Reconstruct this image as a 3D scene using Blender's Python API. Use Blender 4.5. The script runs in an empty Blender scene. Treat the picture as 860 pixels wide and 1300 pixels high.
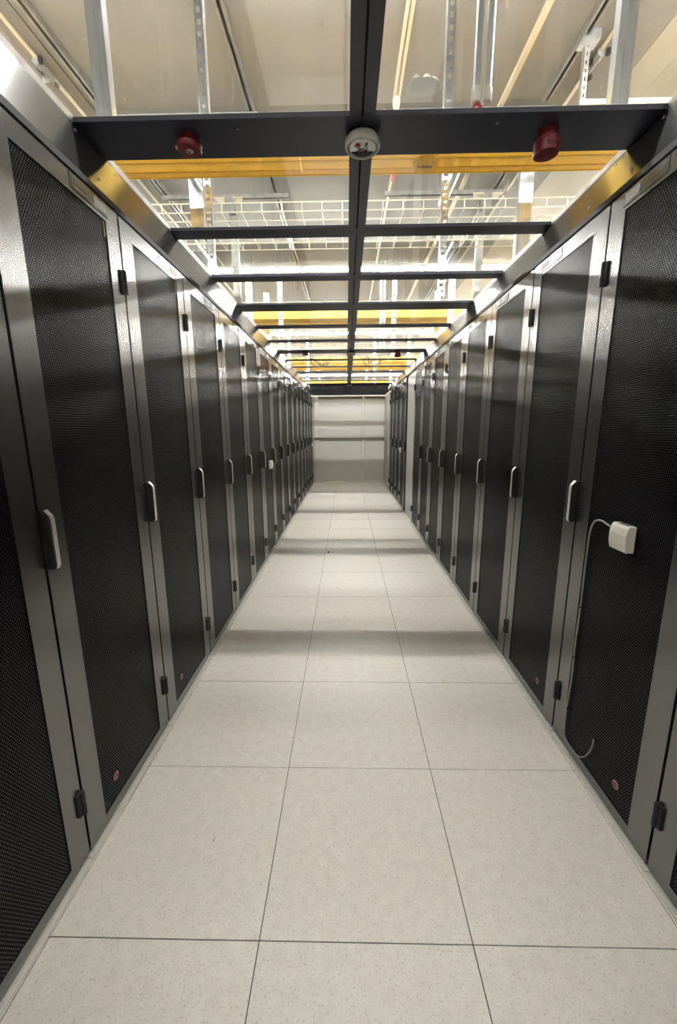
import bpy, bmesh, math, random
from mathutils import Vector, Matrix
random.seed(7)
PI = math.pi
SC = bpy.context.scene
COL = SC.collection

# ------------------------------------------------------------------ camera
def make_camera():
    f, pitch, yaw, roll, h = 518.0, 0.2027, -0.0213, 0.0064, 1.415
    cd = bpy.data.cameras.new('camera'); cam = bpy.data.objects.new('camera', cd)
    COL.objects.link(cam)
    cd.sensor_fit = 'VERTICAL'; cd.sensor_height = 24.0
    cd.lens = f / 1300.0 * 24.0
    cd.clip_start = 0.02; cd.clip_end = 200
    def back(v):
        X, u, d = v
        c, s = math.cos(roll), math.sin(roll); X, u = c*X + s*u, -s*X + c*u
        c, s = math.cos(pitch), math.sin(pitch); Y, Z = c*d + s*u, -s*d + c*u
        c, s = math.cos(yaw), math.sin(yaw); X, Y = c*X + s*Y, -s*X + c*Y
        return Vector((X, Y, Z))
    r, u, d = back((1, 0, 0)), back((0, 1, 0)), back((0, 0, 1))
    m = Matrix((r, u, -d)).transposed().to_4x4(); m.translation = (0, 0, h)
    cam.matrix_world = m
    SC.camera = cam
make_camera()

# ------------------------------------------------------------------ world and exposure
w = bpy.data.worlds.new('world'); SC.world = w; w.use_nodes = True
w.node_tree.nodes['Background'].inputs[0].default_value = (1, 0.95, 0.88, 1)
w.node_tree.nodes['Background'].inputs[1].default_value = 0.05
SC.view_settings.view_transform = 'Standard'; SC.view_settings.look = 'None'
SC.view_settings.exposure = 1.6; SC.view_settings.gamma = 1.0
SC.view_settings.use_curve_mapping = False
LAMP_STRENGTH = [26.0, 70.0, 86.0, 120.0, 90.0, 74.0]
LAMP_Z = 3.87
LAMP_Y = [-1.75, 2.62, 7.06, 11.45, 15.9, 20.3]

# ------------------------------------------------------------------ materials
def pbsdf(name, col, rough=0.5, metal=0.0, spec=0.5, coat=0.0, noise=None, bump=None, emit=None, estr=0):
    m = bpy.data.materials.new(name); m.use_nodes = True
    nt = m.node_tree; b = nt.nodes['Principled BSDF']
    b.inputs['Base Color'].default_value = (*col, 1); b.inputs['Roughness'].default_value = rough
    b.inputs['Metallic'].default_value = metal; b.inputs['Specular IOR Level'].default_value = spec
    b.inputs['Coat Weight'].default_value = coat; b.inputs['Coat Roughness'].default_value = 0.08
    if emit:
        b.inputs['Emission Color'].default_value = (*emit, 1); b.inputs['Emission Strength'].default_value = estr
    if noise or bump:
        tc = nt.nodes.new('ShaderNodeTexCoord')
    if noise:      # (scale, amount, stretch)
        mp = nt.nodes.new('ShaderNodeMapping'); mp.inputs['Scale'].default_value = noise[2]
        n = nt.nodes.new('ShaderNodeTexNoise'); n.inputs['Scale'].default_value = noise[0]; n.inputs['Detail'].default_value = 5
        r = nt.nodes.new('ShaderNodeValToRGB'); k = noise[1]
        r.color_ramp.elements[0].position = .3; r.color_ramp.elements[1].position = .7
        r.color_ramp.elements[0].color = (*[max(0, c*(1-k)) for c in col], 1)
        r.color_ramp.elements[1].color = (*[min(1, c*(1+k)) for c in col], 1)
        nt.links.new(tc.outputs['Object'], mp.inputs[0]); nt.links.new(mp.outputs[0], n.inputs['Vector'])
        nt.links.new(n.outputs['Fac'], r.inputs[0]); nt.links.new(r.outputs[0], b.inputs['Base Color'])
    if bump:       # (scale, strength)
        n = nt.nodes.new('ShaderNodeTexNoise'); n.inputs['Scale'].default_value = bump[0]; n.inputs['Detail'].default_value = 3
        bp = nt.nodes.new('ShaderNodeBump'); bp.inputs['Strength'].default_value = bump[1]; bp.inputs['Distance'].default_value = .002
        nt.links.new(tc.outputs['Object'], n.inputs['Vector']); nt.links.new(n.outputs['Fac'], bp.inputs['Height'])
        nt.links.new(bp.outputs[0], b.inputs['Normal'])
    return m

M = {}
M['paint'] = pbsdf('black_paint', (.02, .0195, .019), .27, 0, .5)
M['skirt'] = pbsdf('black_skirt_paint', (.022, .022, .022), .19, 0, .5)
M['beam'] = pbsdf('dark_blue_grey_paint', (.033, .035, .053), .38, 0, .45)
for k_, v_ in (('paint', 2.55), ('skirt', 1.58)): M[k_].node_tree.nodes['Principled BSDF'].inputs['IOR'].default_value = v_
M['black'] = pbsdf('black_rubber', (.008, .008, .008), .6)
M['lever_black'] = pbsdf('lever_black_plastic', (.01, .01, .01), .4)
M['galv'] = pbsdf('galvanised_steel', (.62, .65, .68), .34, .85, noise=(18, .18, (1, 1, .25)))
M['galvd'] = pbsdf('dull_steel', (.36, .36, .34), .45, .7, noise=(14, .2, (1, 1, 1)))
M['chrome'] = pbsdf('handle_metal', (.8, .8, .79), .4, .7)
M['white'] = pbsdf('white_paint', (.88, .875, .84), .45, noise=(3, .03, (1, 1, 1)))
M['leaf'] = pbsdf('door_leaf_paint', (.86, .855, .82), .5)
M['wire'] = pbsdf('zinc_yellow_wire', (.86, .82, .66), .4, .3)
M['yellow'] = pbsdf('yellow_plastic', (.9, .62, .06), .42, noise=(5, .06, (.3, 1, 1)))
_y = M['yellow'].node_tree; _b = _y.nodes['Principled BSDF']; _o = _y.nodes['Material Output']
_t = _y.nodes.new('ShaderNodeBsdfTranslucent'); _t.inputs[0].default_value = (.95, .76, .22, 1)
_m = _y.nodes.new('ShaderNodeMixShader'); _m.inputs[0].default_value = .38
_y.links.new(_b.outputs[0], _m.inputs[1]); _y.links.new(_t.outputs[0], _m.inputs[2]); _y.links.new(_m.outputs[0], _o.inputs[0])
M['deck'] = pbsdf('concrete_deck', (.29, .278, .248), .75, noise=(2.2, .08, (1, .35, 1)))
M['deck_light'] = pbsdf('painted_soffit', (.5, .47, .38), .7, noise=(3, .05, (1, 1, 1)))
M['cream'] = pbsdf('cream_conduit', (.72, .64, .45), .5)
M['hall'] = pbsdf('hall_wall_paint', (.62, .6, .54), .8, noise=(2, .05, (1, 1, 1)))
M['red'] = pbsdf('red_plastic', (.17, .012, .022), .42)
M['red_cable'] = pbsdf('red_cable', (.5, .03, .03), .5)
M['offwhite'] = pbsdf('off_white_plastic', (.66, .64, .57), .4)
M['bowl'] = pbsdf('aged_white_plastic', (.5, .48, .41), .4)
M['lens'] = pbsdf('clear_lens', (.45, .45, .47), .1, .4)
M['card'] = pbsdf('paper_card', (.82, .82, .76), .7, noise=(260, .12, (1, 1, 3)))
M['plate'] = pbsdf('grey_label_plate', (.16, .16, .16), .35)
M['filler'] = pbsdf('pale_grey_filler_paint', (.42, .41, .38), .35)
M['trim'] = pbsdf('beige_aluminium_trim', (.56, .54, .49), .4, .2)
M['joint'] = pbsdf('dark_joint', (.035, .032, .03), .8)
M['green_yellow'] = pbsdf('green_yellow_sleeve', (.5, .45, .08), .5)
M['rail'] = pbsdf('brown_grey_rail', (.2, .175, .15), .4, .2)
M['threshold'] = pbsdf('door_guide', (.72, .7, .64), .4)
M['pinkred'] = pbsdf('faded_pink_print', (.33, .15, .15), .6)
M['deepred'] = pbsdf('dark_red_print', (.16, .012, .015), .6)
M['ghost'] = pbsdf('translucent_plastic_film', (.8, .8, .74), .35)
M['ghost'].node_tree.nodes['Principled BSDF'].inputs['Alpha'].default_value = .7
for k_, v_ in enumerate(LAMP_STRENGTH): M['tube%d' % k_] = pbsdf('lamp_diffuser', (.9, .9, .9), .5, emit=(1.0, .985, .96), estr=v_)

def glass_mat():
    m = bpy.data.materials.new('clear_polycarbonate'); m.use_nodes = True; nt = m.node_tree
    nt.nodes.clear()
    o = nt.nodes.new('ShaderNodeOutputMaterial'); t = nt.nodes.new('ShaderNodeBsdfTransparent'); g = nt.nodes.new('ShaderNodeBsdfGlossy')
    t.inputs[0].default_value = (.985, .99, .98, 1); g.inputs['Roughness'].default_value = .04
    fr = nt.nodes.new('ShaderNodeFresnel'); fr.inputs[0].default_value = 1.45
    mul = nt.nodes.new('ShaderNodeMath'); mul.operation = 'MULTIPLY'; mul.inputs[1].default_value = .3
    mx = nt.nodes.new('ShaderNodeMixShader')
    nt.links.new(fr.outputs[0], mul.inputs[0]); nt.links.new(mul.outputs[0], mx.inputs[0])
    nt.links.new(t.outputs[0], mx.inputs[1]); nt.links.new(g.outputs[0], mx.inputs[2]); nt.links.new(mx.outputs[0], o.inputs[0])
    return m
M['glass'] = glass_mat()

def mesh_mat():
    """perforated steel: hexagonal grid of round holes, in the door's own Y/Z plane"""
    m = bpy.data.materials.new('perforated_black_steel'); m.use_nodes = True; nt = m.node_tree
    b = nt.nodes['Principled BSDF']; L = nt.links.new
    tc = nt.nodes.new('ShaderNodeTexCoord'); sp = nt.nodes.new('ShaderNodeSeparateXYZ'); L(tc.outputs['Object'], sp.inputs[0])
    P = .009
    def mth(op, a, v=None, b_=None):
        n = nt.nodes.new('ShaderNodeMath'); n.operation = op
        if isinstance(a, (int, float)): n.inputs[0].default_value = a
        else: L(a, n.inputs[0])
        if v is not None:
            if isinstance(v, (int, float)): n.inputs[1].default_value = v
            else: L(v, n.inputs[1])
        return n.outputs[0]
    u = mth('DIVIDE', sp.outputs[1], P); v = mth('DIVIDE', sp.outputs[2], P)
    R3 = math.sqrt(3)
    def dist(uo, vo):
        a = mth('SUBTRACT', mth('FLOORED_MODULO', mth('ADD', u, uo), 1.0), .5)
        c = mth('SUBTRACT', mth('FLOORED_MODULO', mth('ADD', v, vo), R3), R3/2)
        return mth('ADD', mth('MULTIPLY', a, a), mth('MULTIPLY', c, c))
    d = mth('SQRT', mth('MINIMUM', dist(0, 0), dist(.5, R3/2)))
    ramp = nt.nodes.new('ShaderNodeMapRange'); ramp.inputs[1].default_value = .36; ramp.inputs[2].default_value = .43
    L(d, ramp.inputs[0])
    mix = nt.nodes.new('ShaderNodeMix'); mix.data_type = 'RGBA'
    mix.inputs[6].default_value = (.003, .003, .0032, 1); mix.inputs[7].default_value = (.012, .012, .0125, 1)
    L(ramp.outputs[0], mix.inputs[0]); L(mix.outputs[2], b.inputs['Base Color'])
    rr = nt.nodes.new('ShaderNodeMapRange'); rr.inputs[3].default_value = .9; rr.inputs[4].default_value = .25; L(ramp.outputs[0], rr.inputs[0])
    L(rr.outputs[0], b.inputs['Roughness'])
    sr = nt.nodes.new('ShaderNodeMapRange'); sr.inputs[3].default_value = 0.02; sr.inputs[4].default_value = .3; L(ramp.outputs[0], sr.inputs[0])
    L(sr.outputs[0], b.inputs['Specular IOR Level'])
    bp = nt.nodes.new('ShaderNodeBump'); bp.inputs['Strength'].default_value = .35; bp.inputs['Distance'].default_value = .001
    L(ramp.outputs[0], bp.inputs['Height']); L(bp.outputs[0], b.inputs['Normal'])
    return m
M['mesh'] = mesh_mat()

def tile_mat():
    m = pbsdf('speckled_floor_laminate', (.69, .655, .60), .42, 0, .4)
    nt = m.node_tree; b = nt.nodes['Principled BSDF']; L = nt.links.new
    tc = nt.nodes.new('ShaderNodeTexCoord'); oi = nt.nodes.new('ShaderNodeObjectInfo')
    add = nt.nodes.new('ShaderNodeVectorMath'); add.operation = 'ADD'; L(tc.outputs['Object'], add.inputs[0]); L(oi.outputs['Location'], add.inputs[1])
    n1 = nt.nodes.new('ShaderNodeTexNoise'); n1.inputs['Scale'].default_value = 150; n1.inputs['Detail'].default_value = 2; L(add.outputs[0], n1.inputs['Vector'])
    r1 = nt.nodes.new('ShaderNodeValToRGB'); e = r1.color_ramp.elements
    e[0].position = .30; e[0].color = (.5, .48, .43, 1); e[1].position = .43; e[1].color = (1, 1, 1, 1)
    L(n1.outputs['Fac'], r1.inputs[0])
    n2 = nt.nodes.new('ShaderNodeTexNoise'); n2.inputs['Scale'].default_value = 28; n2.inputs['Detail'].default_value = 4; L(add.outputs[0], n2.inputs['Vector'])
    r2 = nt.nodes.new('ShaderNodeValToRGB'); e = r2.color_ramp.elements
    e[0].position = .3; e[0].color = (.655, .62, .565, 1); e[1].position = .7; e[1].color = (.725, .69, .635, 1)
    L(n2.outputs['Fac'], r2.inputs[0])
    mx = nt.nodes.new('ShaderNodeMix'); mx.data_type = 'RGBA'; mx.blend_type = 'MULTIPLY'; mx.inputs[0].default_value = .5
    L(r2.outputs[0], mx.inputs[6]); L(r1.outputs[0], mx.inputs[7]); L(mx.outputs[2], b.inputs['Base Color'])
    return m
M['tile'] = tile_mat()

# ------------------------------------------------------------------ helpers
def BM(): return bmesh.new()
def bx(bm, x0, x1, y0, y1, z0, z1):
    vs = [bm.verts.new(p) for p in ((x0,y0,z0),(x1,y0,z0),(x1,y1,z0),(x0,y1,z0),(x0,y0,z1),(x1,y0,z1),(x1,y1,z1),(x0,y1,z1))]
    for f in ((3,2,1,0),(4,5,6,7),(0,1,5,4),(1,2,6,5),(2,3,7,6),(3,0,4,7)): bm.faces.new([vs[i] for i in f])
    return vs
def prism(bm, pts, axis, a, b):
    """closed outline pts (2D) pushed along axis from a to b"""
    def P(p, t):
        if axis == 'x': return (t, p[0], p[1])
        if axis == 'y': return (p[0], t, p[1])
        return (p[0], p[1], t)
    A = [bm.verts.new(P(p, a)) for p in pts]; B = [bm.verts.new(P(p, b)) for p in pts]; n = len(pts)
    for i in range(n): bm.faces.new((A[i], A[(i+1) % n], B[(i+1) % n], B[i]))
    bm.faces.new(A[::-1]); bm.faces.new(B)
def lathe(bm, prof, c=(0,0,0), n=24, axis='z'):
    rings = []
    for r, z in prof:
        ring = []
        for k in range(n):
            a = 2*PI*k/n; p = (r*math.cos(a), r*math.sin(a), z)
            if axis == 'x': p = (p[2], p[0], p[1])
            if axis == 'y': p = (p[0], p[2], p[1])
            ring.append(bm.verts.new((p[0]+c[0], p[1]+c[1], p[2]+c[2])))
        rings.append(ring)
    for i in range(len(rings)-1):
        for k in range(n): bm.faces.new((rings[i][k], rings[i][(k+1) % n], rings[i+1][(k+1) % n], rings[i+1][k]))
    bm.faces.new(rings[0][::-1]); bm.faces.new(rings[-1])
def tube(bm, pts, r, n=8):
    pts = [Vector(p) for p in pts]; rings = []
    for i, p in enumerate(pts):
        d = (pts[min(i+1, len(pts)-1)] - pts[max(i-1, 0)]).normalized()
        up = Vector((0, 0, 1)) if abs(d.z) < .9 else Vector((0, 1, 0))
        a = d.cross(up).normalized(); b = d.cross(a).normalized()
        rings.append([bm.verts.new(p + a*r*math.cos(2*PI*k/n) + b*r*math.sin(2*PI*k/n)) for k in range(n)])
    for i in range(len(rings)-1):
        for k in range(n): bm.faces.new((rings[i][k], rings[i][(k+1) % n], rings[i+1][(k+1) % n], rings[i+1][k]))
    bm.faces.new(rings[0][::-1]); bm.faces.new(rings[-1])
def smooth_path(pts, k=6):
    P = [Vector(p) for p in pts]; out = []
    for i in range(len(P)-1):
        p0, p1, p2, p3 = P[max(i-1, 0)], P[i], P[i+1], P[min(i+2, len(P)-1)]
        for j in range(k):
            t = j/k
            out.append(.5*((2*p1)+(p2-p0)*t+(2*p0-5*p1+4*p2-p3)*t*t+(3*p1-p0-3*p2+p3)*t**3))
    out.append(P[-1]); return out
def me(name, bm, m, smooth=False, bevel=0):
    if bevel:
        bmesh.ops.bevel(bm, geom=list(bm.edges), offset=bevel, segments=2, affect='EDGES', profile=.6)
    bmesh.ops.recalc_face_normals(bm, faces=list(bm.faces))
    d = bpy.data.meshes.new(name); bm.to_mesh(d); bm.free()
    if m is not None: d.materials.append(M[m] if isinstance(m, str) else m)
    if smooth:
        for p in d.polygons: p.use_smooth = True
        d.set_sharp_from_angle(angle=math.radians(40))
    return d
def link(name, data, parent=None, loc=None, rot=None):
    o = bpy.data.objects.new(name, data); COL.objects.link(o)
    if parent: o.parent = parent
    if loc: o.location = loc
    if rot: o.rotation_euler = rot
    return o
def obj(name, bm, m, parent=None, smooth=False, loc=None, rot=None, bevel=0):
    return link(name, me(name, bm, m, smooth, bevel), parent, loc, rot)
def tag(o, label, cat, group=None):
    o['label'] = label; o['category'] = cat
    if group: o['group'] = group
    return o
def thing(name, label, cat, loc=(0, 0, 0), rotz=0, group=None):
    o = bpy.data.objects.new(name, None); o.empty_display_size = .1; COL.objects.link(o)
    o.location = loc; o.rotation_euler = (0, 0, rotz)
    return tag(o, label, cat, group)
def struct(name, bm, m, parent=None):
    o = obj(name, bm, m, parent); o['kind'] = 'structure'; return o
def copy_tree(o, parent=None):
    c = o.copy(); COL.objects.link(c); c.parent = parent
    for ch in list(o.children): copy_tree(ch, c)
    return c
ORD = ['', 'first', 'second', 'third', 'fourth', 'fifth', 'sixth', 'seventh', 'eighth', 'ninth', 'tenth',
       'eleventh', 'twelfth', 'thirteenth', 'fourteenth', 'fifteenth', 'sixteenth', 'seventeenth']

# ------------------------------------------------------------------ the hall shell
HX, HY0, HY1, CZ = 7.0, -6.0, 24.0, 4.1
bm = BM(); bx(bm, -HX, HX, HY0, HY1, -.2, -.004)
floor = struct('floor', bm, 'joint')
TX0, TY0 = -.2504 - .6, .8792
tile_me = None
bm = BM(); bx(bm, .0015, .5985, .0015, .5985, -.003, 0.0)
tile_me = me('floor_tile', bm, 'tile')
for j in range(-3, 19):
    for i in range(-1, 4):
        link('floor_tile', tile_me, floor, (TX0 + .6*i, TY0 + .6*j, random.uniform(-.0004, .0004)))
bm = BM()
for (x0, x1, y0, y1) in ((-HX, TX0-.6, HY0, HY1), (TX0+2.4, HX, HY0, HY1), (TX0-.6, TX0+2.4, HY0, TY0-1.8), (TX0-.6, TX0+2.4, TY0+19*.6, HY1)):
    bx(bm, x0, x1, y0, y1, -.003, 0)
o = obj('hall_floor_covering', bm, 'tile', floor)
bm = BM(); bx(bm, -HX, HX, HY0, HY1, CZ+.012, CZ+.2); ceil = struct('ceiling', bm, 'deck')
for k, (x0, x1) in enumerate(((-7, -5.1), (-5.1, -3.6), (-3.6, -2.16), (-2.16, .0), (0, 2.2), (2.45, 4.6), (4.6, 7))):
    bm = BM(); bx(bm, x0+.005, x1-.005, HY0, HY1, CZ+.004*(k % 2), CZ+.02)
    obj('ceiling_panel', bm, 'deck_light' if x0 >= 2.4 else 'deck', ceil)
bm = BM(); bx(bm, 2.2, 2.45, HY0, HY1, CZ, CZ+.02); obj('ceiling_rib', bm, 'deck_light', ceil)
for nm, a in (('wall_left', (-HX-.2, -HX, HY0, HY1)), ('wall_right', (HX, HX+.2, HY0, HY1)), ('wall_back', (-HX, HX, HY1, HY1+.2)), ('wall_front', (-HX, HX, HY0-.2, HY0))):
    bm = BM(); bx(bm, *a, -.2, CZ+.2); struct(nm, bm, 'hall')

# ------------------------------------------------------------------ server racks
XL, XR, W = -.872, .974, .6236
YL, YR = 1.1072, 1.0916
DT = 2.215          # door top
def rack_parts():
    """meshes for one rack, front face at local x=0 looking to +x, near edge at y=0, depth towards -x"""
    d = {}
    bm = BM(); bx(bm, -1.05, -.028, .003, W-.003, .012, 2.20)
    d['cabinet_body'] = me('cabinet_body', bm, 'black')
    # door frame: four members around the mesh opening
    y0, y1, z0, z1 = .0055, W-.0055, .012, DT; m0, m1, n0, n1 = .098, .534, .052, 2.155
    bm = BM()
    vo = [(y0, z0), (y1, z0), (y1, z1), (y0, z1)]; vi = [(m0, n0), (m1, n0), (m1, n1), (m0, n1)]
    F = [[bm.verts.new((x, *p)) for p in q] for x, q in ((0, vo), (0, vi), (-.022, vo), (-.008, vi))]
    for i in range(4):
        j = (i+1) % 4
        bm.faces.new((F[0][i], F[0][j], F[1][j], F[1][i]))
        bm.faces.new((F[0][i], F[2][i], F[2][j], F[0][j]))
        bm.faces.new((F[1][i], F[1][j], F[3][j], F[3][i]))
    bm.faces.new(F[2][::-1])
    d['door'] = me('door', bm, 'paint')
    bm = BM(); vs = [bm.verts.new((-.004, *p)) for p in vi]; bm.faces.new(vs)
    vs2 = [bm.verts.new((-.007, *p)) for p in vi]; bm.faces.new(vs2[::-1])
    for i in range(4):
        j = (i+1) % 4; bm.faces.new((vs[i], vs2[i], vs2[j], vs[j]))
    d['perforated_panel'] = me('perforated_panel', bm, 'mesh')
    # hinge: leaf, barrel and pin
    bm = BM(); bx(bm, -.002, .008, W-.030, W-.008, -.04, .04)
    lathe(bm, [(.0085, -.042), (.0085, -.004), (.0065, -.003), (.0065, .003), (.0085, .004), (.0085, .042)], (.008, W-.010, 0), 10)
    bx(bm, -.002, .004, W-.006, W-.0002, -.036, .036)
    d['hinge'] = me('hinge', bm, 'black', True)
    # handle: flat escutcheon, black swing lever with a sloped top, pale strip painting the highlight on its lit edge
    bm = BM(); bx(bm, -.001, .003, .006, .050, 1.012, 1.188)
    bmesh.ops.bevel(bm, geom=[e for e in bm.edges if abs(e.verts[0].co.x-e.verts[1].co.x) > .003], offset=.008, segments=3, affect='EDGES')
    d['handle'] = me('handle', bm, 'paint')
    bm = BM(); prof = [(.002, 1.190), (.010, 1.190), (.023, 1.174), (.026, 1.162), (.025, 1.026), (.021, 1.015), (.002, 1.015)]
    A = [bm.verts.new((x, .008, z)) for x, z in prof]; B = [bm.verts.new((x, .030, z)) for x, z in prof]; n = len(prof)
    for i in range(n): bm.faces.new((A[i], A[(i+1) % n], B[(i+1) % n], B[i]))
    bm.faces.new(A[::-1]); bm.faces.new(B)
    bmesh.ops.bevel(bm, geom=list(bm.edges), offset=.0015, segments=1, affect='EDGES')
    d['lever'] = me('lever', bm, 'lever_black')
    bm = BM(); prof = [(.010, 1.1915), (.0245, 1.1755), (.0278, 1.162), (.0268, 1.026), (.022, 1.0165), (.021, 1.019), (.0245, 1.027), (.0255, 1.162), (.023, 1.173), (.010, 1.189)]
    A = [bm.verts.new((x, .012, z)) for x, z in prof]; B = [bm.verts.new((x, .026, z)) for x, z in prof]; n = len(prof)
    for i in range(n): bm.faces.new((A[i], A[(i+1) % n], B[(i+1) % n], B[i]))
    for i in range(4):
        bm.faces.new((A[i], A[i+1], A[n-2-i], A[n-1-i])); bm.faces.new((B[i], B[i+1], B[n-2-i], B[n-1-i]))
    d['lever_edge'] = me('lever_edge', bm, 'chrome')
    # label strip at the top of the frame: recessed outline, embossed plate, paper card
    bm = BM(); y0, y1, z0, z1 = .345, .548, 2.169, 2.207
    bx(bm, -.001, .0012, y0, y1, z0-.004, z0); bx(bm, -.001, .0012, y0-.003, y0, z0-.004, z1+.006)
    d['label_slot'] = me('label_slot', bm, 'black')
    bm = BM(); bx(bm, -.001, .0015, y0+.01, y0+.095, z0+.004, z1)
    bx(bm, .001, .003, y0+.02, y0+.03, z0+.016, z1-.008); bx(bm, .001, .003, y0+.036, y0+.085, z0+.017, z1-.012)
    d['nameplate'] = me('nameplate', bm, 'paint')
    bm = BM(); bx(bm, -.001, .003, y0+.128, y1-.010, z0+.008, z1-.003)
    d['label_card'] = me('label_card', bm, 'card')
    # round warning sticker, low on the mesh
    bm = BM(); lathe(bm, [(.016, -.0035), (.016, -.0015)], (0, .185, .135), 20, 'x'); d['sticker'] = me('warning_sticker', bm, 'pinkred')
    bm = BM()
    for a in (0, 2*PI/3, 4*PI/3):
        c, s = math.cos(a+PI/2), math.sin(a+PI/2)
        lathe(bm, [(.0042, -.0016), (.0042, -.0006)], (0, .185+.0075*c, .135+.0075*s), 8, 'x')
    bx(bm, -.0016, -.0006, .177, .193, .1335, .1365)
    d['sticker_print'] = me('sticker_print', bm, 'deepred')
    # floor strip in front, black rail above
    bm = BM(); bx(bm, -.03, .017, .002, W-.002, -.0005, .006); d['floor_strip'] = me('floor_strip', bm, 'trim', bevel=.0015)
    bm = BM(); bx(bm, -.03, .0165, W-.016, W-.0002, .0, .010); d['strip_clip'] = me('strip_clip', bm, 'trim')
    bm = BM(); bx(bm, -.06, .004, 0, W, 2.222, 2.243); d['top_rail'] = me('top_rail', bm, 'black')
    bm = BM(); bx(bm, -.0035, -.001, .522, .5245, 2.10, 2.15); d['earth_tag'] = me('earth_tag', bm, 'green_yellow')
    return d
RP = rack_parts()
# mirrored copies of the meshes for the other side of the aisle (x -> -x)
RM = {}
for k, v in RP.items():
    c = v.copy(); c.transform(Matrix.Scale(-1, 4, (1, 0, 0))); c.flip_normals(); RM[k] = c
def make_rack(side, y, label, group, sticker=False, tagged=False):
    D = RP if side < 0 else RM; s = 1 if side < 0 else -1
    t = thing('server_rack', label, 'server rack', (XL if side < 0 else XR, y, 0), 0, group)
    link('cabinet_body', D['cabinet_body'], t)
    dr = link('door', D['door'], t)
    pp = link('perforated_panel', D['perforated_panel'], dr)
    for z in (.2225, 1.975): link('hinge', D['hinge'], dr, (0, 0, z))
    link('handle', D['handle'], dr); 
    lv = link('lever', D['lever'], dr)
    e = link('lever_edge', D['lever_edge'], dr); e['label'] = 'bright metal edge of the handle'
    link('label_slot', D['label_slot'], dr); link('nameplate', D['nameplate'], dr)
    c = link('label_card', D['label_card'], dr); c['label'] = 'small white paper label card'
    if sticker:
        c = link('warning_sticker', D['sticker'], dr); c['label'] = 'small round pink and red warning sticker'
        link('sticker_print', D['sticker_print'], dr)
    if tagged: link('earth_tag', D['earth_tag'], dr)
    link('floor_strip', D['floor_strip'], t); link('strip_clip', D['strip_clip'], t); link('top_rail', D['top_rail'], t)
    return t
def rack_label(side, i, extra=''):
    n = i+2
    if n == 0: return 'black server rack beside the viewer at the start of the %s row' % side
    return 'black mesh-door rack, %s from near end, %s row%s' % (ORD[n], side, extra)
for i in range(-2, 15):
    ex = {-1: ', cut by the picture edge', 0: ', with round sticker', 1: ', second one with a sticker', 5: ', white sensor box on its door'}.get(i, '')
    make_rack(-1, YL + W*i, rack_label('left', i, ex), 'racks in the left row', i in (0, 1), i in (0, 1))
for i in range(-2, 8):
    ex = {-1: ', cut by the picture edge', 0: ', big sensor box hung on it', 1: ', beyond the one with the sensor box', 7: ', just before the pale filler panel'}.get(i, '')
    make_rack(1, YR + W*i, rack_label('right', i, ex), 'racks in the right row', i in (0, 1), False)
YF = YR + 8*W                      # 6.08: pale filler bay in the right row
t = thing('filler_panel', 'pale grey blank filler panel between black racks in the right row', 'panel', (XR, YF, 0))
bm = BM(); bx(bm, .006, .03, .03, .70, .012, 2.215); obj('blank_sheet', bm, 'filler', t, bevel=.002)
bm = BM(); bx(bm, .02, 1.05, .0, .86, .0, 2.21); obj('dark_recess', bm, 'black', t)
bm = BM(); bx(bm, -.004, .06, 0, .86, 2.222, 2.243); obj('top_rail', bm, 'black', t)
for i in range(4):
    make_rack(1, 6.955 + .6236*i, 'black mesh-door rack past the pale filler panel, %s of four%s' % (ORD[i+1], ', white sensor box' if i == 0 else ''), 'far racks in the right row')
YE = 6.955+.6236*4
t = thing('end_filler_panel', 'pale grey end panels closing the right row beside the white end wall', 'panel', (XR, YE, 0))
bm = BM(); bx(bm, .0, .03, .01, .62, .012, 2.215); obj('blank_sheet', bm, 'filler', t, bevel=.002)
bm = BM(); bx(bm, .0, .03, .64, 10.84-YE, .012, 2.215); obj('blank_sheet', bm, 'filler', t, bevel=.002)
bm = BM(); bx(bm, .03, 1.0, .0, 10.84-YE, 0, 2.24); obj('backing', bm, 'black', t)
t = thing('end_filler_panel', 'narrow pale grey end panel closing the left row beside the end wall', 'panel', (XL, YL+15*W, 0))
bm = BM(); bx(bm, -.03, .0, .01, 10.84-YL-15*W, .012, 2.215); obj('blank_sheet', bm, 'filler', t, bevel=.002)
bm = BM(); bx(bm, -1.0, -.03, .0, 10.84-YL-15*W, 0, 2.24); obj('backing', bm, 'black', t)

# ------------------------------------------------------------------ end of the aisle: white sliding door
YW = 10.86
bm = BM(); bx(bm, -1.1, 1.3, YW, YW+.05, .0, 2.215)
door = struct('door_1', bm, 'leaf')
for (x0, x1) in ((-.70, .385), (.475, 1.02)):          # raised leaves
    bm = BM()
    bx(bm, x0, x1, YW-.018, YW+.001, 1.21, 2.13); obj('door_leaf', bm, 'leaf', door, bevel=.004)
    bm = BM(); bx(bm, x0, x1, YW-.018, YW+.001, .06, 1.08); obj('door_leaf', bm, 'leaf', door, bevel=.004)
for x0, x1 in ((-.84, -.73), (.395, .465), (1.0, 1.06)):
    bm = BM(); bx(bm, x0, x1, YW-.045, YW+.001, .01, 2.2); obj('door_post', bm, 'white', door, bevel=.006)
bm = BM(); bx(bm, -.86, 1.1, YW-.05, YW-.012, 1.115, 1.175); o = obj('crash_rail', bm, 'rail', door); o['label'] = 'brown-grey horizontal rail across the white door'  # thin brown-grey bar laid across leaves and posts
bm = BM(); bx(bm, -.74, 1.0, YW-.03, YW, 2.15, 2.215); obj('door_header', bm, 'rail', door)
bm = BM(); bx(bm, -.70, 1.0, YW-.06, YW-.01, .0, .035); obj('door_threshold', bm, 'threshold', door)

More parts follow.
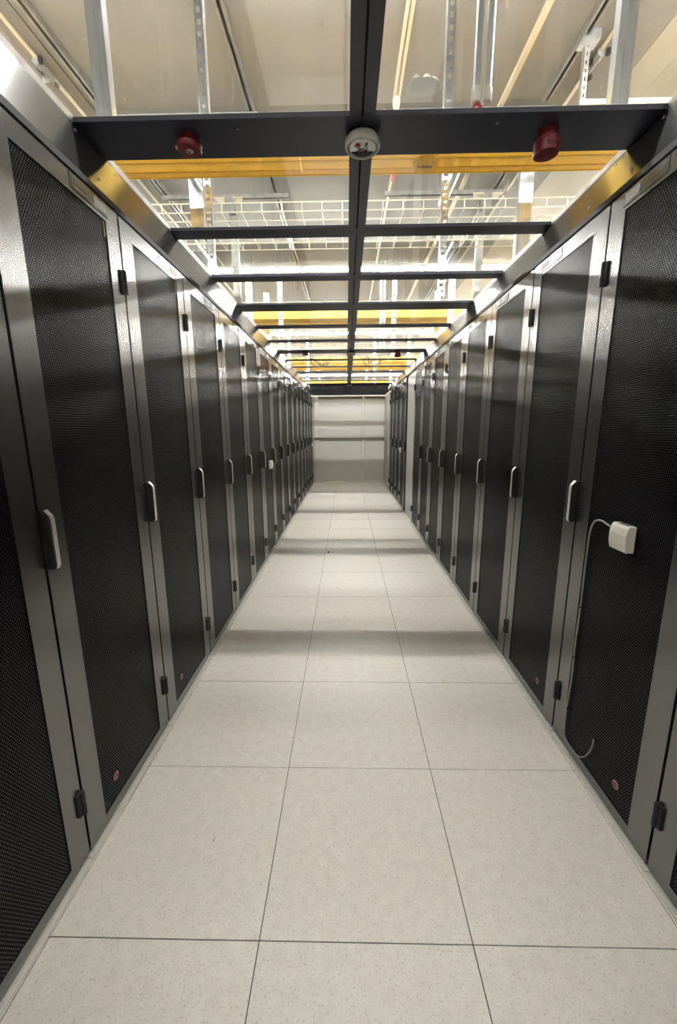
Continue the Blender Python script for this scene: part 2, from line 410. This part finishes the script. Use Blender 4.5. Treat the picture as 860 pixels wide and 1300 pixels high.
# ------------------------------------------------------------------ aisle containment roof
ZC = 2.50
XPL, XPR = -.985, 1.125           # where the sloping skirts meet the glass
roof = thing('aisle_roof', 'black framed clear roof with sloping skirts spanning between the two rack rows', 'roof', (0, 1.8, ZC))
def rp(name, bm, m, **k):
    for v in bm.verts: v.co -= Vector((0, 1.8, ZC))
    return obj(name, bm, m, roof, **k)
BEAMS = []                         # (centre y, half width)
for k in range(-3, 14):
    c = 1.81 + .7445*(k-1) if k != 7 else 1.81 + .7445*6 - .0
    if k in (2,): c = 2.585
    wide = (k-1) % 3 == 0
    BEAMS.append((c, .108 if wide else .055, wide))
YR0, YR1 = BEAMS[0][0]-.1, 10.84
for c, hw, wide in BEAMS:
    bm = BM()
    if wide: bx(bm, XPL+.002, XPR-.002, c-hw, c+hw, ZC, ZC+.012)
    else: bx(bm, XPL+.002, XPR-.002, c-hw, c+hw, ZC, ZC+.012)
    bx(bm, XPL+.002, XPR-.002, c-hw, c-hw+.012, ZC+.012, ZC+.016); bx(bm, XPL+.002, XPR-.002, c+hw-.012, c+hw, ZC+.012, ZC+.016)
    rp('crossbeam', bm, 'beam')
    bm = BM()
    for x in ((-.4, .02, .055, .10, .55) if wide else (.025, .095)):
        lathe(bm, [(.005, -.003), (.003, .002)], (x, c-hw*.55, ZC), 8)
    b = rp('screw_head', bm, 'galvd')
for x0, x1 in ((.012, .054), (.062, .104)):
    bm = BM()
    bx(bm, x0, x1, YR0, YR1, ZC-.004, ZC+.006); bx(bm, x0, x0+.004, YR0, YR1, ZC+.006, ZC+.045); bx(bm, x1-.004, x1, YR0, YR1, ZC+.006, ZC+.045)
    rp('spine_bar', bm, 'beam')
bm = BM(); bx(bm, .054, .062, YR0, YR1, ZC+.02, ZC+.03); rp('spine_gasket', bm, 'black')
for i in range(len(BEAMS)):
    y0 = BEAMS[i][0] + BEAMS[i][1] - .004
    y1 = (BEAMS[i+1][0] - BEAMS[i+1][1] + .004) if i+1 < len(BEAMS) else YR1
    for x0, x1 in ((XPL+.001, .014), (.102, XPR-.001)):
        bm = BM(); bx(bm, x0, x1, y0, y1, ZC+.014, ZC+.018); rp('roof_pane', bm, 'glass')
# sloping skirts, one sheet per three bays, jointed at the wide beams
wy = [b[0] for b in BEAMS if b[2]]
edges = sorted(wy + [YR1])
for a, b in zip(edges[:-1], edges[1:]):
    for (xb, xt) in ((XL, XPL), (XR, XPR)):
        s = 1 if xt > xb else -1
        bm = BM()
        prism(bm, [(xb, 2.243), (xt, ZC+.002), (xt+.002*s, ZC+.02), (xt+.014*s, ZC+.02), (xb+.014*s, 2.243)], 'y', a+.001, b-.001)
        rp('skirt_panel', bm, 'skirt')
        bm = BM()
        prism(bm, [(xt-.001*s, ZC-.001), (xt+.003*s, ZC+.021), (xt-.003*s, ZC+.021)], 'y', a+.001, b-.001); rp('skirt_edge', bm, 'galvd')
        bm = BM()
        for yy in (a+.13, b-.13):
            for f in (.25, .85):
                x = xb+(xt-xb)*f; z = 2.243+(ZC-2.243)*f
                lathe(bm, [(.006, -.003), (.004, .003)], (x-.001*s, yy, z), 8, 'x')
        rp('skirt_screw', bm, 'galvd')
bm = BM()
prism(bm, [(XL-.01, 2.235), (XPL, ZC+.04), (XPR, ZC+.04), (XR+.01, 2.235)], 'y', YR1, YR1+.02); rp('end_fascia', bm, 'beam')

# ------------------------------------------------------------------ devices under the wide beams
def detector(y, z, label):
    t = thing('smoke_detector', label, 'smoke detector', (.062, y, z), 0, 'smoke detectors under the spine')
    bm = BM(); lathe(bm, [(.052, 0), (.055, -.012), (.052, -.016)], n=32); obj('mounting_base', bm, 'beam', t, True)
    bm = BM(); R = 32                                    # hollow ring bowl
    prof = [(.060, -.012), (.067, -.022), (.067, -.040), (.064, -.046), (.056, -.046), (.053, -.040), (.050, -.024)]
    lathe(bm, prof, n=R); obj('housing', bm, 'bowl', t, True)
    bm = BM(); lathe(bm, [(.0505, -.0405), (.0505, -.043)], n=32); o = obj('face', bm, 'lens', t)
    bm = BM()
    prism(bm, [(.046*math.cos(a), .046*math.sin(a)) for a in [PI*.12+PI*.76*k/10 for k in range(11)]], 'z', -.0455, -.043)
    for v in bm.verts: v.co.y = v.co.y if v.co.y > .02 else .02
    obj('chamber', bm, 'black', t)
    bm = BM()
    tube(bm, smooth_path([(.002, .03, -.047), (.004, .008, -.05), (.016, .004, -.05), (.018, .028, -.047)], 4), .003, 6)
    tube(bm, smooth_path([(-.014, .022, -.046), (-.012, .0, -.05), (.0, -.008, -.05)], 4), .0022, 6); obj('wiring', bm, 'deepred', t)
    bm = BM(); lathe(bm, [(.008, -.047), (.008, -.043)], (-.020, -.018, 0), 12); obj('indicator', bm, 'red_cable', t)
    bm = BM(); lathe(bm, [(.004, -.047), (.004, -.043)], (.014, -.026, 0), 10); obj('test_point', bm, 'deepred', t)
    return t
detector(1.80, ZC, 'round off-white smoke detector under the nearest wide black beam')
detector(6.275, ZC, 'round smoke detector under the spine halfway down the aisle')
detector(10.72, ZC, 'white ring-shaped smoke detector near the far end of the roof')
def strobe(x, y, label, group):
    t = thing('alarm_strobe', label, 'alarm', (x, y, ZC), 0, group)
    bm = BM(); lathe(bm, [(.036, 0), (.036, -.022)], n=28); obj('base', bm, 'red', t, True)
    bm = BM(); lathe(bm, [(.040, -.022), (.046, -.026), (.046, -.040), (.043, -.044)], n=32); obj('housing', bm, 'red', t, True)
    bm = BM(); lathe(bm, [(.0145, -.044), (.013, -.047), (.006, -.049)], n=20); obj('lens', bm, 'lens', t, True)
    bm = BM(); lathe(bm, [(.004, -.050), (.003, -.0515)], n=8); obj('lamp_tip', bm, 'black', t)
    bm = BM(); bx(bm, -.049, -.045, -.006, .006, -.036, -.026); bx(bm, .045, .049, -.006, .006, -.036, -.026); obj('side_clip', bm, 'offwhite', t)
def sounder(x, y, label, group):
    t = thing('alarm_sounder', label, 'alarm', (x, y, ZC), 0, group)
    bm = BM(); lathe(bm, [(.038, 0), (.040, -.03), (.044, -.034), (.046, -.072), (.044, -.078), (.036, -.080)], n=32); obj('housing', bm, 'red', t, True)
    bm = BM()
    for r in (.010, .020, .030): 
        for k in range(20):
            a0, a1 = 2*PI*k/20, 2*PI*(k+.55)/20
            p = [(r*math.cos(a0), r*math.sin(a0)), (r*math.cos(a1), r*math.sin(a1)), ((r+.003)*math.cos(a1), (r+.003)*math.sin(a1)), ((r+.003)*math.cos(a0), (r+.003)*math.sin(a0))]
            prism(bm, p, 'z', -.0815, -.0795)
    obj('sound_grille', bm, 'deepred', t)
    bm = BM(); bx(bm, -.02, .02, -.0465, -.0445, -.056, -.053); bx(bm, -.013, .013, -.0470, -.0445, -.064, -.061); obj('rating_print', bm, 'deepred', t)
strobe(-.600, 1.795, 'low round red alarm strobe with clear lens under the nearest wide beam', 'alarm strobes left of the spine')
sounder(.755, 1.80, 'tall round red alarm sounder right of the detector on the nearest wide beam', 'alarm sounders right of the spine')
strobe(-.60, 6.275, 'small dark red alarm strobe left of the spine halfway down the aisle', 'alarm strobes left of the spine')
sounder(.739, 6.275, 'red alarm sounder right of the spine halfway down the aisle', 'alarm sounders right of the spine')
strobe(-.60, 10.68, 'tiny dark red alarm strobe left of the spine at the far end', 'alarm strobes left of the spine')
sounder(.70, 10.68, 'tiny red alarm sounder right of the spine at the far end', 'alarm sounders right of the spine')

# ------------------------------------------------------------------ sensor boxes on doors
def sensor(x, y, z, s, label, dy=.0, side=1):
    t = thing('sensor_box', label, 'sensor', (x, y, z), 0, 'white sensor boxes on the doors')
    bm = BM()       # wedge-shaped housing: rounded front that bows out to the aisle
    pr = [(0, -.046), (.026, -.046), (.032, -.02), (.033, .012), (.028, .036), (.022, .046), (0, .046)]
    prism(bm, [(p[0]*s, p[1]) for p in pr], 'y', -.045, .045)
    bmesh.ops.bevel(bm, geom=list(bm.edges), offset=.0015, segments=1, affect='EDGES')
    obj('housing', bm, 'offwhite', t)
    bm = BM()
    for k in range(5): bx(bm, min(.006*s, .022*s), max(.006*s, .022*s), -.030+.011*k, -.024+.011*k, .0455, .0468)
    obj('vent_slots', bm, 'joint', t)
    return t
sensor(XR-.002, 1.392, 1.037, -1, 'big white sensor box hanging on the nearest right-hand mesh door')
sensor(XL+.002, 4.60, 1.02, 1, 'small white sensor box on the seventh door of the left row')
sensor(XL+.002, 10.24, 1.027, 1, 'tiny white sensor box at the far end of the left row')
sensor(XR-.002, 7.42, 1.027, -1, 'small white sensor box on the first rack beyond the pale filler panel')
bm = BM()
path = [(.962, 1.440, 1.052), (.955, 1.47, 1.062), (.958, 1.52, 1.068), (.964, 1.565, 1.055), (.968, 1.592, 1.02), (.969, 1.600, .97), (.970, 1.604, .85), (.970, 1.603, .7), (.970, 1.606, .58),
        (.970, 1.608, .5), (.970, 1.604, .35), (.970, 1.612, .2), (.970, 1.612, .10), (.970, 1.606, .062)]
tube(bm, smooth_path(path, 6), .0034, 8)
t = tag(obj('sensor_cable', bm, 'galvd', smooth=True), 'thin grey sheathed cable running down the right door from the big sensor box', 'cable')
bm = BM(); tube(bm, smooth_path([(.969, 1.606, .062), (.966, 1.55, .052), (.964, 1.50, .060), (.964, 1.455, .088), (.965, 1.425, .135), (.968, 1.413, .18), (.971, 1.417, .205)], 6), .0030, 8)
obj('cable_tail', bm, 'plate', t, True)['label'] = 'curled loose end of the cable over the mesh'
for z in (.9, .68, .45, .2):
    bm = BM(); lathe(bm, [(.0052, -.003), (.0052, .003)], (.970, 1.605, z), 8); obj('cable_tie', bm, 'black', t)

# ------------------------------------------------------------------ lamps above the glass
for n, y in enumerate(LAMP_Y):
    where = {0: 'behind the viewer', 1: 'over the yellow duct nearest the viewer, above the picture', 2: 'nearest one in view above the roof glass', 3: 'second one in view above the roof glass',
             4: 'third one in view along the aisle', 5: 'farthest one in view, beyond the white end wall'}[n]
    t = thing('light_line', 'white fluorescent light line, ' + where, 'lamp', (0, y, LAMP_Z), 0, 'light lines across the hall')
    bm = BM(); prism(bm, [(-.052, .006), (-.02, .05), (.02, .05), (.052, .006)], 'x', -5.2, 5.2)
    obj('lamp_housing', bm, 'white', t)
    for k in range(-3, 4):
        bm = BM(); prism(bm, [(.021*math.cos(a), -.014+.021*math.sin(a)) for a in [2*PI*q/10 for q in range(10)]], 'x', k*1.48-.725, k*1.48+.725)
        obj('lamp_tube', bm, 'tube%d' % n, t)
    for x in (-4.4, -1.5, 1.6, 4.4):
        bm = BM(); tube(bm, [(x, 0, .05), (x, 0, CZ-LAMP_Z-.004)], .006, 6); obj('suspension_rod', bm, 'galvd', t)

# ------------------------------------------------------------------ yellow cable ducts
def duct(y0, y1, z, label, ribs=4):
    yc = (y0+y1)/2; t = thing('cable_duct', label, 'cable duct', (0, yc, z), 0, 'yellow cable ducts across the aisle')
    h = (y1-y0)/2
    for k, (x0, x1) in enumerate(((-5.2, -3.2), (-3.195, -.35), (-.345, 2.35), (2.355, 5.2))):
        bm = BM(); bx(bm, x0, x1, -h, h, 0, .006); bx(bm, x0, x1, -h, -h+.005, .006, .12); bx(bm, x0, x1, h-.005, h, .006, .12)
        for i in range(ribs):
            yy = -h + (i+.5)*2*h/ribs; bx(bm, x0, x1, yy-.012, yy+.012, -.008, .001)
        bx(bm, x0, x1, -h-.008, -h, -.010, .012); bx(bm, x0, x1, h, h+.008, -.010, .012)
        obj('duct_length', bm, 'yellow', t)
    for x in (-3.6, 3.6):
        bm = BM(); bx(bm, x-.006, x+.006, -.006, .006, .0, CZ-z); obj('hanger_rod', bm, 'galvd', t)
    for x in (-3.198, 2.352):
        bm = BM(); bx(bm, x-.05, x+.05, -h-.012, h+.012, -.014, -.008); obj('duct_coupler', bm, 'yellow', t)
    return t
d1 = duct(3.28, 3.725, 3.399, 'ribbed yellow cable duct crossing just behind the nearest wide beam')
bm = BM(); lathe(bm, [(.092, -.034), (.096, -.028), (.096, -.010)], (.60, .09, 0), 28); o = obj('duct_cap', bm, 'yellow', d1, True); o['label'] = 'round yellow cap with a grey stamp under the duct'
bm = BM()
for k in range(6): bx(bm, .545+.019*k, .558+.019*k, .080, .105, -.0365, -.034)
obj('cap_stamp', bm, 'rail', d1)
duct(8.038, 8.589, 3.399, 'plain yellow cable duct crossing behind the fourth beam', 1)
duct(13.083, 13.709, 3.399, 'yellow cable duct crossing near the far end of the aisle', 2)
duct(14.398, 14.899, 3.399, 'yellow cable duct just beyond the white end wall', 2)
duct(19.156, 19.656, 3.399, 'farthest yellow cable duct beyond the end wall', 2)

# ------------------------------------------------------------------ wire basket trays
def basket(y0, y1, z, label, nl=5, step=.188):
    t = thing('basket_tray', label, 'cable tray', (0, y0, z), 0, 'wire basket trays across the aisle')
    W_ = y1-y0; r = .005
    for k in range(nl):
        yy = W_*k/(nl-1)
        bm = BM(); tube(bm, [(-4.6, yy, 0), (4.6, yy, 0)], r, 6); obj('long_wire', bm, 'wire', t)
    for yy in (0, W_):
        bm = BM(); tube(bm, [(-4.6, yy, .075), (4.6, yy, .075)], r, 6); obj('rim_wire', bm, 'wire', t)
    bm = BM(); tube(bm, [(0, 0, .08), (0, 0, -.005), (0, W_, -.005), (0, W_, .08)], r*.8, 5); cw = me('cross_wire', bm, 'wire')
    for x in (-3.5, 3.5):
        bm = BM(); bx(bm, x-.006, x+.006, W_/2-.006, W_/2+.006, -.004, CZ-z); obj('hanger_rod', bm, 'galvd', t)
    x = -4.55
    while x < 4.6:
        link('cross_wire', cw, t, (x, 0, 0)); x += step
    return t
basket(4.282, 5.108, 3.399, 'pale wire basket cable tray in front of and behind the second beam', 6)
basket(9.202, 9.828, 3.399, 'wire basket cable tray past the second light line', 5)
basket(10.454, 11.393, 3.399, 'wire basket cable tray above the middle of the far roof', 7)
basket(15.775, 16.276, 3.399, 'wire basket cable tray beyond the end wall', 4)
basket(21.2, 21.8, 3.399, 'farthest wire basket cable tray beyond the end wall', 4)

# ------------------------------------------------------------------ hangers, struts and pipes
def channel_bm(w=.08, d=.05, th=.004, z0=0, z1=1):
    bm = BM()
    bx(bm, -w/2, w/2, 0, th, z0, z1); bx(bm, -w/2, -w/2+th, th, d, z0, z1); bx(bm, w/2-th, w/2, th, d, z0, z1)
    bx(bm, -w/2+th, -w/2+.018, d-th, d, z0, z1); bx(bm, w/2-.018, w/2-th, d-th, d, z0, z1)
    bx(bm, -.004, .004, -.003, 0, z0, z1)
    return bm
def slotted_bm(w=.041, z0=0, z1=1, d=.03):
    bm = BM(); bx(bm, -w/2, -w/2+.012, 0, .004, z0, z1); bx(bm, w/2-.012, w/2, 0, .004, z0, z1)
    bx(bm, -w/2, -w/2+.003, .004, d, z0, z1); bx(bm, w/2-.003, w/2, .004, d, z0, z1)
    z = z0
    while z < z1-.03: bx(bm, -w/2+.012, w/2-.012, .0, .004, z, z+.026); z += .05
    return bm
def hanger(x, y, z0, label, slotted=False, w=.08, group='ceiling hangers'):
    bm = slotted_bm(w, z0, CZ, .04) if slotted else channel_bm(w, .05, .004, z0, CZ)
    o = obj('slotted_hanger' if slotted else 'channel_hanger', bm, 'galv', loc=(x, y, 0)); return tag(o, label, 'hanger', group)
hanger(-1.25, 2.45, 3.0, 'wide galvanised channel hanger standing up left of the nearest wide beam', w=.085)
hanger(1.375, 2.45, 3.0, 'wide galvanised channel hanger standing up right of the nearest wide beam', w=.085)
hanger(-.728, 2.45, 3.0, 'narrow slotted hanger above the nearest wide beam, left of the spine', True, .042)
hanger(.518, 2.45, 3.0, 'narrow slotted hanger above the nearest wide beam, right of the spine', True, .042)
hanger(-1.66, 7.5, 2.9, 'bright channel hanger left, in front of the plain yellow duct', w=.10)
hanger(1.77, 7.5, 2.9, 'bright channel hanger right, in front of the plain yellow duct', w=.10)
hanger(-1.19, 3.95, 2.56, 'narrow slotted hanger left of the spine just behind the first yellow duct', True, .06)
hanger(.84, 3.95, 2.56, 'narrow slotted hanger right of the spine just behind the first yellow duct', True, .06)
hanger(-1.13, 7.5, 2.56, 'narrow slotted hanger left of the spine in front of the plain yellow duct', True, .07)
hanger(.81, 7.5, 2.56, 'narrow slotted hanger right of the spine in front of the plain yellow duct', True, .07)
hanger(-1.62, 8.9, 2.9, 'dull channel hanger left, behind the plain yellow duct', w=.12)
hanger(1.82, 8.9, 2.9, 'dull channel hanger right, behind the plain yellow duct', w=.12)
for yy, nm in ((12.4, 'at the far yellow duct'), (17.4, 'beyond the end wall')):
    for x, sd in ((-1.65, 'left'), (1.78, 'right')): hanger(x, yy, 2.9, 'distant channel hanger on the %s %s' % (sd, nm))
    for x, sd in ((-1.13, 'left'), (.81, 'right')): hanger(x, yy+.1, 2.56, 'distant slotted hanger on the %s %s' % (sd, nm), True, .07)

def long_pipe(x, y0, y1, z, r, label):
    bm = BM(); tube(bm, [(x, y0, z), (x, y1, z)], r, 14); return tag(obj('steel_pipe', bm, 'galv', smooth=True), label, 'pipe')
long_pipe(-1.32, 3.73, 4.12, 3.525, .04, 'short round steel pipe running back from the first yellow duct on the left')
long_pipe(.92, 3.73, 4.45, 3.525, .04, 'short round steel pipe running back from the first yellow duct on the right')
def long_slot(x, y0, y1, z, label):
    bm = slotted_bm(.075, y0, y1, .05)
    o = obj('slotted_channel', bm, 'galv', loc=(x, 0, z), rot=(PI/2, 0, PI)); o.rotation_euler = (-PI/2, 0, 0)
    bm = BM(); bx(bm, -.046, .046, -.04, .04, y0-.06, y0+.02); e = obj('end_clamp', bm, 'galvd', o, bevel=.004)
    return tag(o, label, 'channel')
long_slot(-1.75, 5.12, 5.95, 3.525, 'slotted steel channel running back from the first basket tray on the left')
long_slot(1.26, 5.20, 5.95, 3.525, 'slotted steel channel running back from the first basket tray on the right')

# slotted struts fixed under the deck, running along the aisle
def deck_strut(x, y0, y1, label, z=CZ):
    t = thing('ceiling_strut', label, 'strut', (x, y0, z)); L_ = y1-y0
    bm = BM(); bx(bm, -.03, -.012, 0, L_, -.045, -.002); bx(bm, .012, .03, 0, L_, -.045, -.002); obj('strut_channel', bm, 'galvd', t)
    bm = BM(); bx(bm, -.012, .012, 0, L_, -.02, -.003); obj('strut_slot', bm, 'black', t)
deck_strut(-2.054, 1.19, 4.005, 'slotted strut under the deck at the far left of the picture')
deck_strut(-0.809, 1.19, 11.102, 'long slotted strut under the deck left of the spine')
deck_strut(1.657, 1.19, 4.044, 'slotted strut under the deck right of the alarm sounder')
deck_strut(-2.078, 4.441, 7.534, 'slotted strut under the deck left, beyond the first cross strut')
deck_strut(1.681, 4.441, 9.516, 'slotted strut under the deck right, beyond the first cross strut')
def conduit(x, y0, y1, r, m, label, z=None):
    z = CZ-r-.004 if z is None else z
    bm = BM(); tube(bm, [(x, y0, z), (x, y1, z)], r, 8); return tag(obj('conduit', bm, m, smooth=True), label, 'conduit')
bm = BM(); bx(bm, 1.288, 1.328, 1.2, 9.5, CZ-.03, CZ-.001); tag(obj('cream_trunking', bm, 'cream'), 'flat cream trunking along the deck right of the spine', 'trunking')
cR = conduit(1.848, 1.19, 8.8, .013, 'cream', 'thin cream conduit along the deck right of the slotted strut')
cL = conduit(-2.268, 1.19, 9.516, .013, 'cream', 'thin cream conduit along the deck at the far left')
conduit(0.4, 1.19, 3.965, .014, 'cream', 'left one of two cream cables along the deck just right of the spine')
conduit(0.432, 1.19, 3.965, .014, 'cream', 'right one of two cream cables along the deck just right of the spine')
conduit(0.492, 4.441, 9.516, .014, 'cream', 'cream cable along the deck beyond the first cross strut')
for x, y, par in ((-2.268, 3.63, cL), (1.848, 3.68, cR)):
    t = par
    bm = BM(); lathe(bm, [(.03, -.09), (.03, -.03), (.019, -.02), (.019, .09)], (x, y, CZ-.033), 14, 'y'); obj('clamp_body', bm, 'galvd', t, True)
    for k in range(5):
        bm = BM(); a = k*1.3; bx(bm, -.012, .012, -.012, .012, -.02, .02)
        obj('clamp_bolt', bm, 'galv' if k % 2 else 'black', t, loc=(x+.04*math.cos(a), y-.1+.05*k, CZ-.045+.02*math.sin(a)), rot=(a, a, 0))
def cross_strut(x0, x1, y, z, label, clamp=None):
    t = thing('cross_strut', label, 'strut', ((x0+x1)/2, y, z)); h = (x1-x0)/2
    bm = BM(); bx(bm, -h, h, -.02, .02, .012, .022); bx(bm, -h, h, -.02, -.016, -.02, .012); bx(bm, -h, h, .016, .02, -.02, .012); obj('strut_channel', bm, 'galvd', t)
    bm = BM(); bx(bm, -h, h, -.008, .008, .002, .012); obj('strut_slot', bm, 'black', t)
    if clamp is not None:
        c = clamp-(x0+x1)/2
        for s in (-1, 1):
            bm = BM(); prism(bm, [(c+s*.05, -.05), (c+s*.17, -.05), (c+s*.13, .06), (c+s*.05, .06)], 'z', -.035, -.022)
            obj('beam_clamp', bm, 'cream', t)
        bm = BM(); bx(bm, c-.05, c+.05, -.03, .05, -.16, -.02); obj('clamp_hanger', bm, 'galvd', t)
cross_strut(-2.02, -.75, 4.08, CZ-.07, 'cross strut under the deck left of the spine, nearest one', -1.35)
cross_strut(.40, 1.78, 4.09, CZ-.07, 'cross strut under the deck right of the spine, nearest one', 1.60)
cross_strut(-2.13, -.67, 5.31, CZ-.07, 'second cross strut under the deck left of the spine', -1.35)
cross_strut(.44, 1.82, 5.31, CZ-.07, 'second cross strut under the deck right of the spine', 1.60)
for x, y, z0, w_, nm in ((-1.36, 4.16, 3.2, .12, 'grey channel dropping from the nearest cross strut on the left'), (1.60, 4.16, 2.7, .12, 'grey channel dropping from the nearest cross strut on the right'),
                     (-1.33, 5.37, 2.56, .085, 'dull grey channel dropping from the second cross strut on the left'), (1.57, 5.37, 2.56, .085, 'dull grey channel dropping from the second cross strut on the right')):
    o = tag(obj('drop_channel', channel_bm(w_, .05, .004, z0, CZ-.125), 'galv' if w_ > .1 else 'galvd', loc=(x, y, 0)), nm, 'hanger', 'ceiling hangers')
    if z0 > 3.1: bm = BM(); bx(bm, -.034, .034, -.01, .05, z0-.03, z0+.03); obj('foot_clamp', bm, 'galvd', o, bevel=.004)
t = thing('angle_bracket', 'steel drop bracket hanging at the upper right of the picture', 'bracket', (1.70, 3.5, CZ))
bm = slotted_bm(.035, -.40, -.02, .04); obj('drop_leg', bm, 'galvd', t)
bm = BM(); bx(bm, -.03, 1.3, -.02, .02, -.43, -.395); obj('bracket_arm', bm, 'galvd', t)
bm = BM(); bx(bm, -.06, .06, -.05, .05, -.06, .0); obj('top_clamp', bm, 'galv', t)
# red alarm tube joint near the spine
t = thing('alarm_tube', 'pale tube end with a thin red pipe just right of the spine', 'pipe', (.416, 4.0, CZ-.02))
bm = BM(); lathe(bm, [(.02, .03), (.032, .0), (.032, -.05), (.014, -.09)], n=12); obj('end_cap', bm, 'cream', t, True)
bm = BM(); tube(bm, [(0, .0, -.08), (.0, .05, -.35), (-.01, .1, -.55)], .012, 8); obj('red_pipe', bm, 'red_cable', t, True)
# double vertical conduit with red wires
for x, y, z0, nm in ((.655, 2.45, 3.06, 'bright pair of vertical steel conduits with red wires, nearest the camera'), (.575, 7.4, 2.75, 'pair of vertical conduits in front of the plain yellow duct')):
    t = thing('twin_conduit', nm, 'conduit', (x, y, z0))
    for k in range(2):
        bm = BM(); tube(bm, [(k*.056, 0, 0), (k*.056, 0, CZ-z0)], .019, 14); obj('conduit', bm, 'galv', t, True)
        bm = BM(); lathe(bm, [(.021, -.04), (.024, -.036), (.024, .02), (.021, .025)], (k*.056, 0, 0), 14); obj('end_bush', bm, 'offwhite', t, True)
    if y < 3.5:
        for a in ((-.055, -.16), (.045, -.18), (.09, -.15)):
            bm = BM(); tube(bm, smooth_path([(0.01, 0, -.04), (a[0]*.5, .0, -.08), (a[0], .02, a[1])], 5), .006, 6); obj('red_wire', bm, 'red_cable', t, True)
# sprinkler pipe far back
t = thing('sprinkler_pipe', 'thin horizontal sprinkler pipe under the deck beyond the third beam', 'pipe', (0, 9.0, 3.93))
bm = BM(); tube(bm, [(-6, 0, 0), (6, 0, 0)], .018, 8); obj('pipe', bm, 'cream', t)
for x in (-5, 5):
    bm = BM(); bx(bm, x-.006, x+.006, -.006, .006, 0, .165); obj('hanger_rod', bm, 'galvd', t)
for x in (-3.5, -1.6, -.45, .9, 2.1, 3.6):
    bm = BM(); lathe(bm, [(.02, .05), (.03, .025), (.03, -.03), (.01, -.07)], (x, 0, 0), 10); obj('fitting', bm, 'galvd', t, True)
# small pale translucent film shape on the roof glass
t = thing('plastic_film', 'crumpled translucent plastic film lying on the glass right of the spine', 'plastic film', (.255, 1.615, ZC+.022))
bm = BM(); n = 22
pts = [(.055*math.cos(2*PI*k/n)*(1+.18*math.sin(3*2*PI*k/n+1)), .05*math.sin(2*PI*k/n)*(1+.2*math.cos(2*2*PI*k/n))) for k in range(n)]
A = [bm.verts.new((x, y, 0)) for x, y in pts]; B = [bm.verts.new((x*.7, y*.7, .012+.008*math.sin(i*1.9))) for i, (x, y) in enumerate(pts)]; c = bm.verts.new((0, 0, .016))
for i in range(n):
    j = (i+1) % n; bm.faces.new((A[i], A[j], B[j], B[i])); bm.faces.new((B[i], B[j], c))
bm.faces.new(A[::-1])
obj('film', bm, 'ghost', t, True)
# black cable bunches hanging at the far ducts
for x, nm in ((-.75, 'left'), (.72, 'right')):
    t = thing('cable_bunch', 'tangle of thin black cables by the far yellow duct, %s of the spine' % nm, 'cables', (x, 12.0, 3.25))
    for k in range(7):
        a = random.uniform(-.35, .35); b = random.uniform(-.35, .35)
        bm = BM(); tube(bm, smooth_path([(a, random.uniform(-.1, .6), .15), (a*.4+.1, .2, -.05), (b*.5, .3, -.1), (b, random.uniform(.2, .9), .12)], 5), .009, 5)
        obj('cable', bm, 'black', t, True)

# small marks on the floor
bm = BM(); prism(bm, [(-.001, -.008), (.0012, -.008), (.0022, .009), (.0010, .009)], 'z', .0, .0012)
tag(obj('floor_splinter', bm, 'black', loc=(-.471, 1.165, .0008)), 'tiny dark splinter on the floor tile beside the left racks', 'debris')
bm = BM(); prism(bm, [(-.012, -.02), (.012, -.018), (.008, .02), (-.01, .016)], 'z', .0, .006)
tag(obj('floor_crumb', bm, 'joint', loc=(-.215, 4.55, .0008)), 'small dark crumb on the floor at a tile joint halfway down', 'debris')
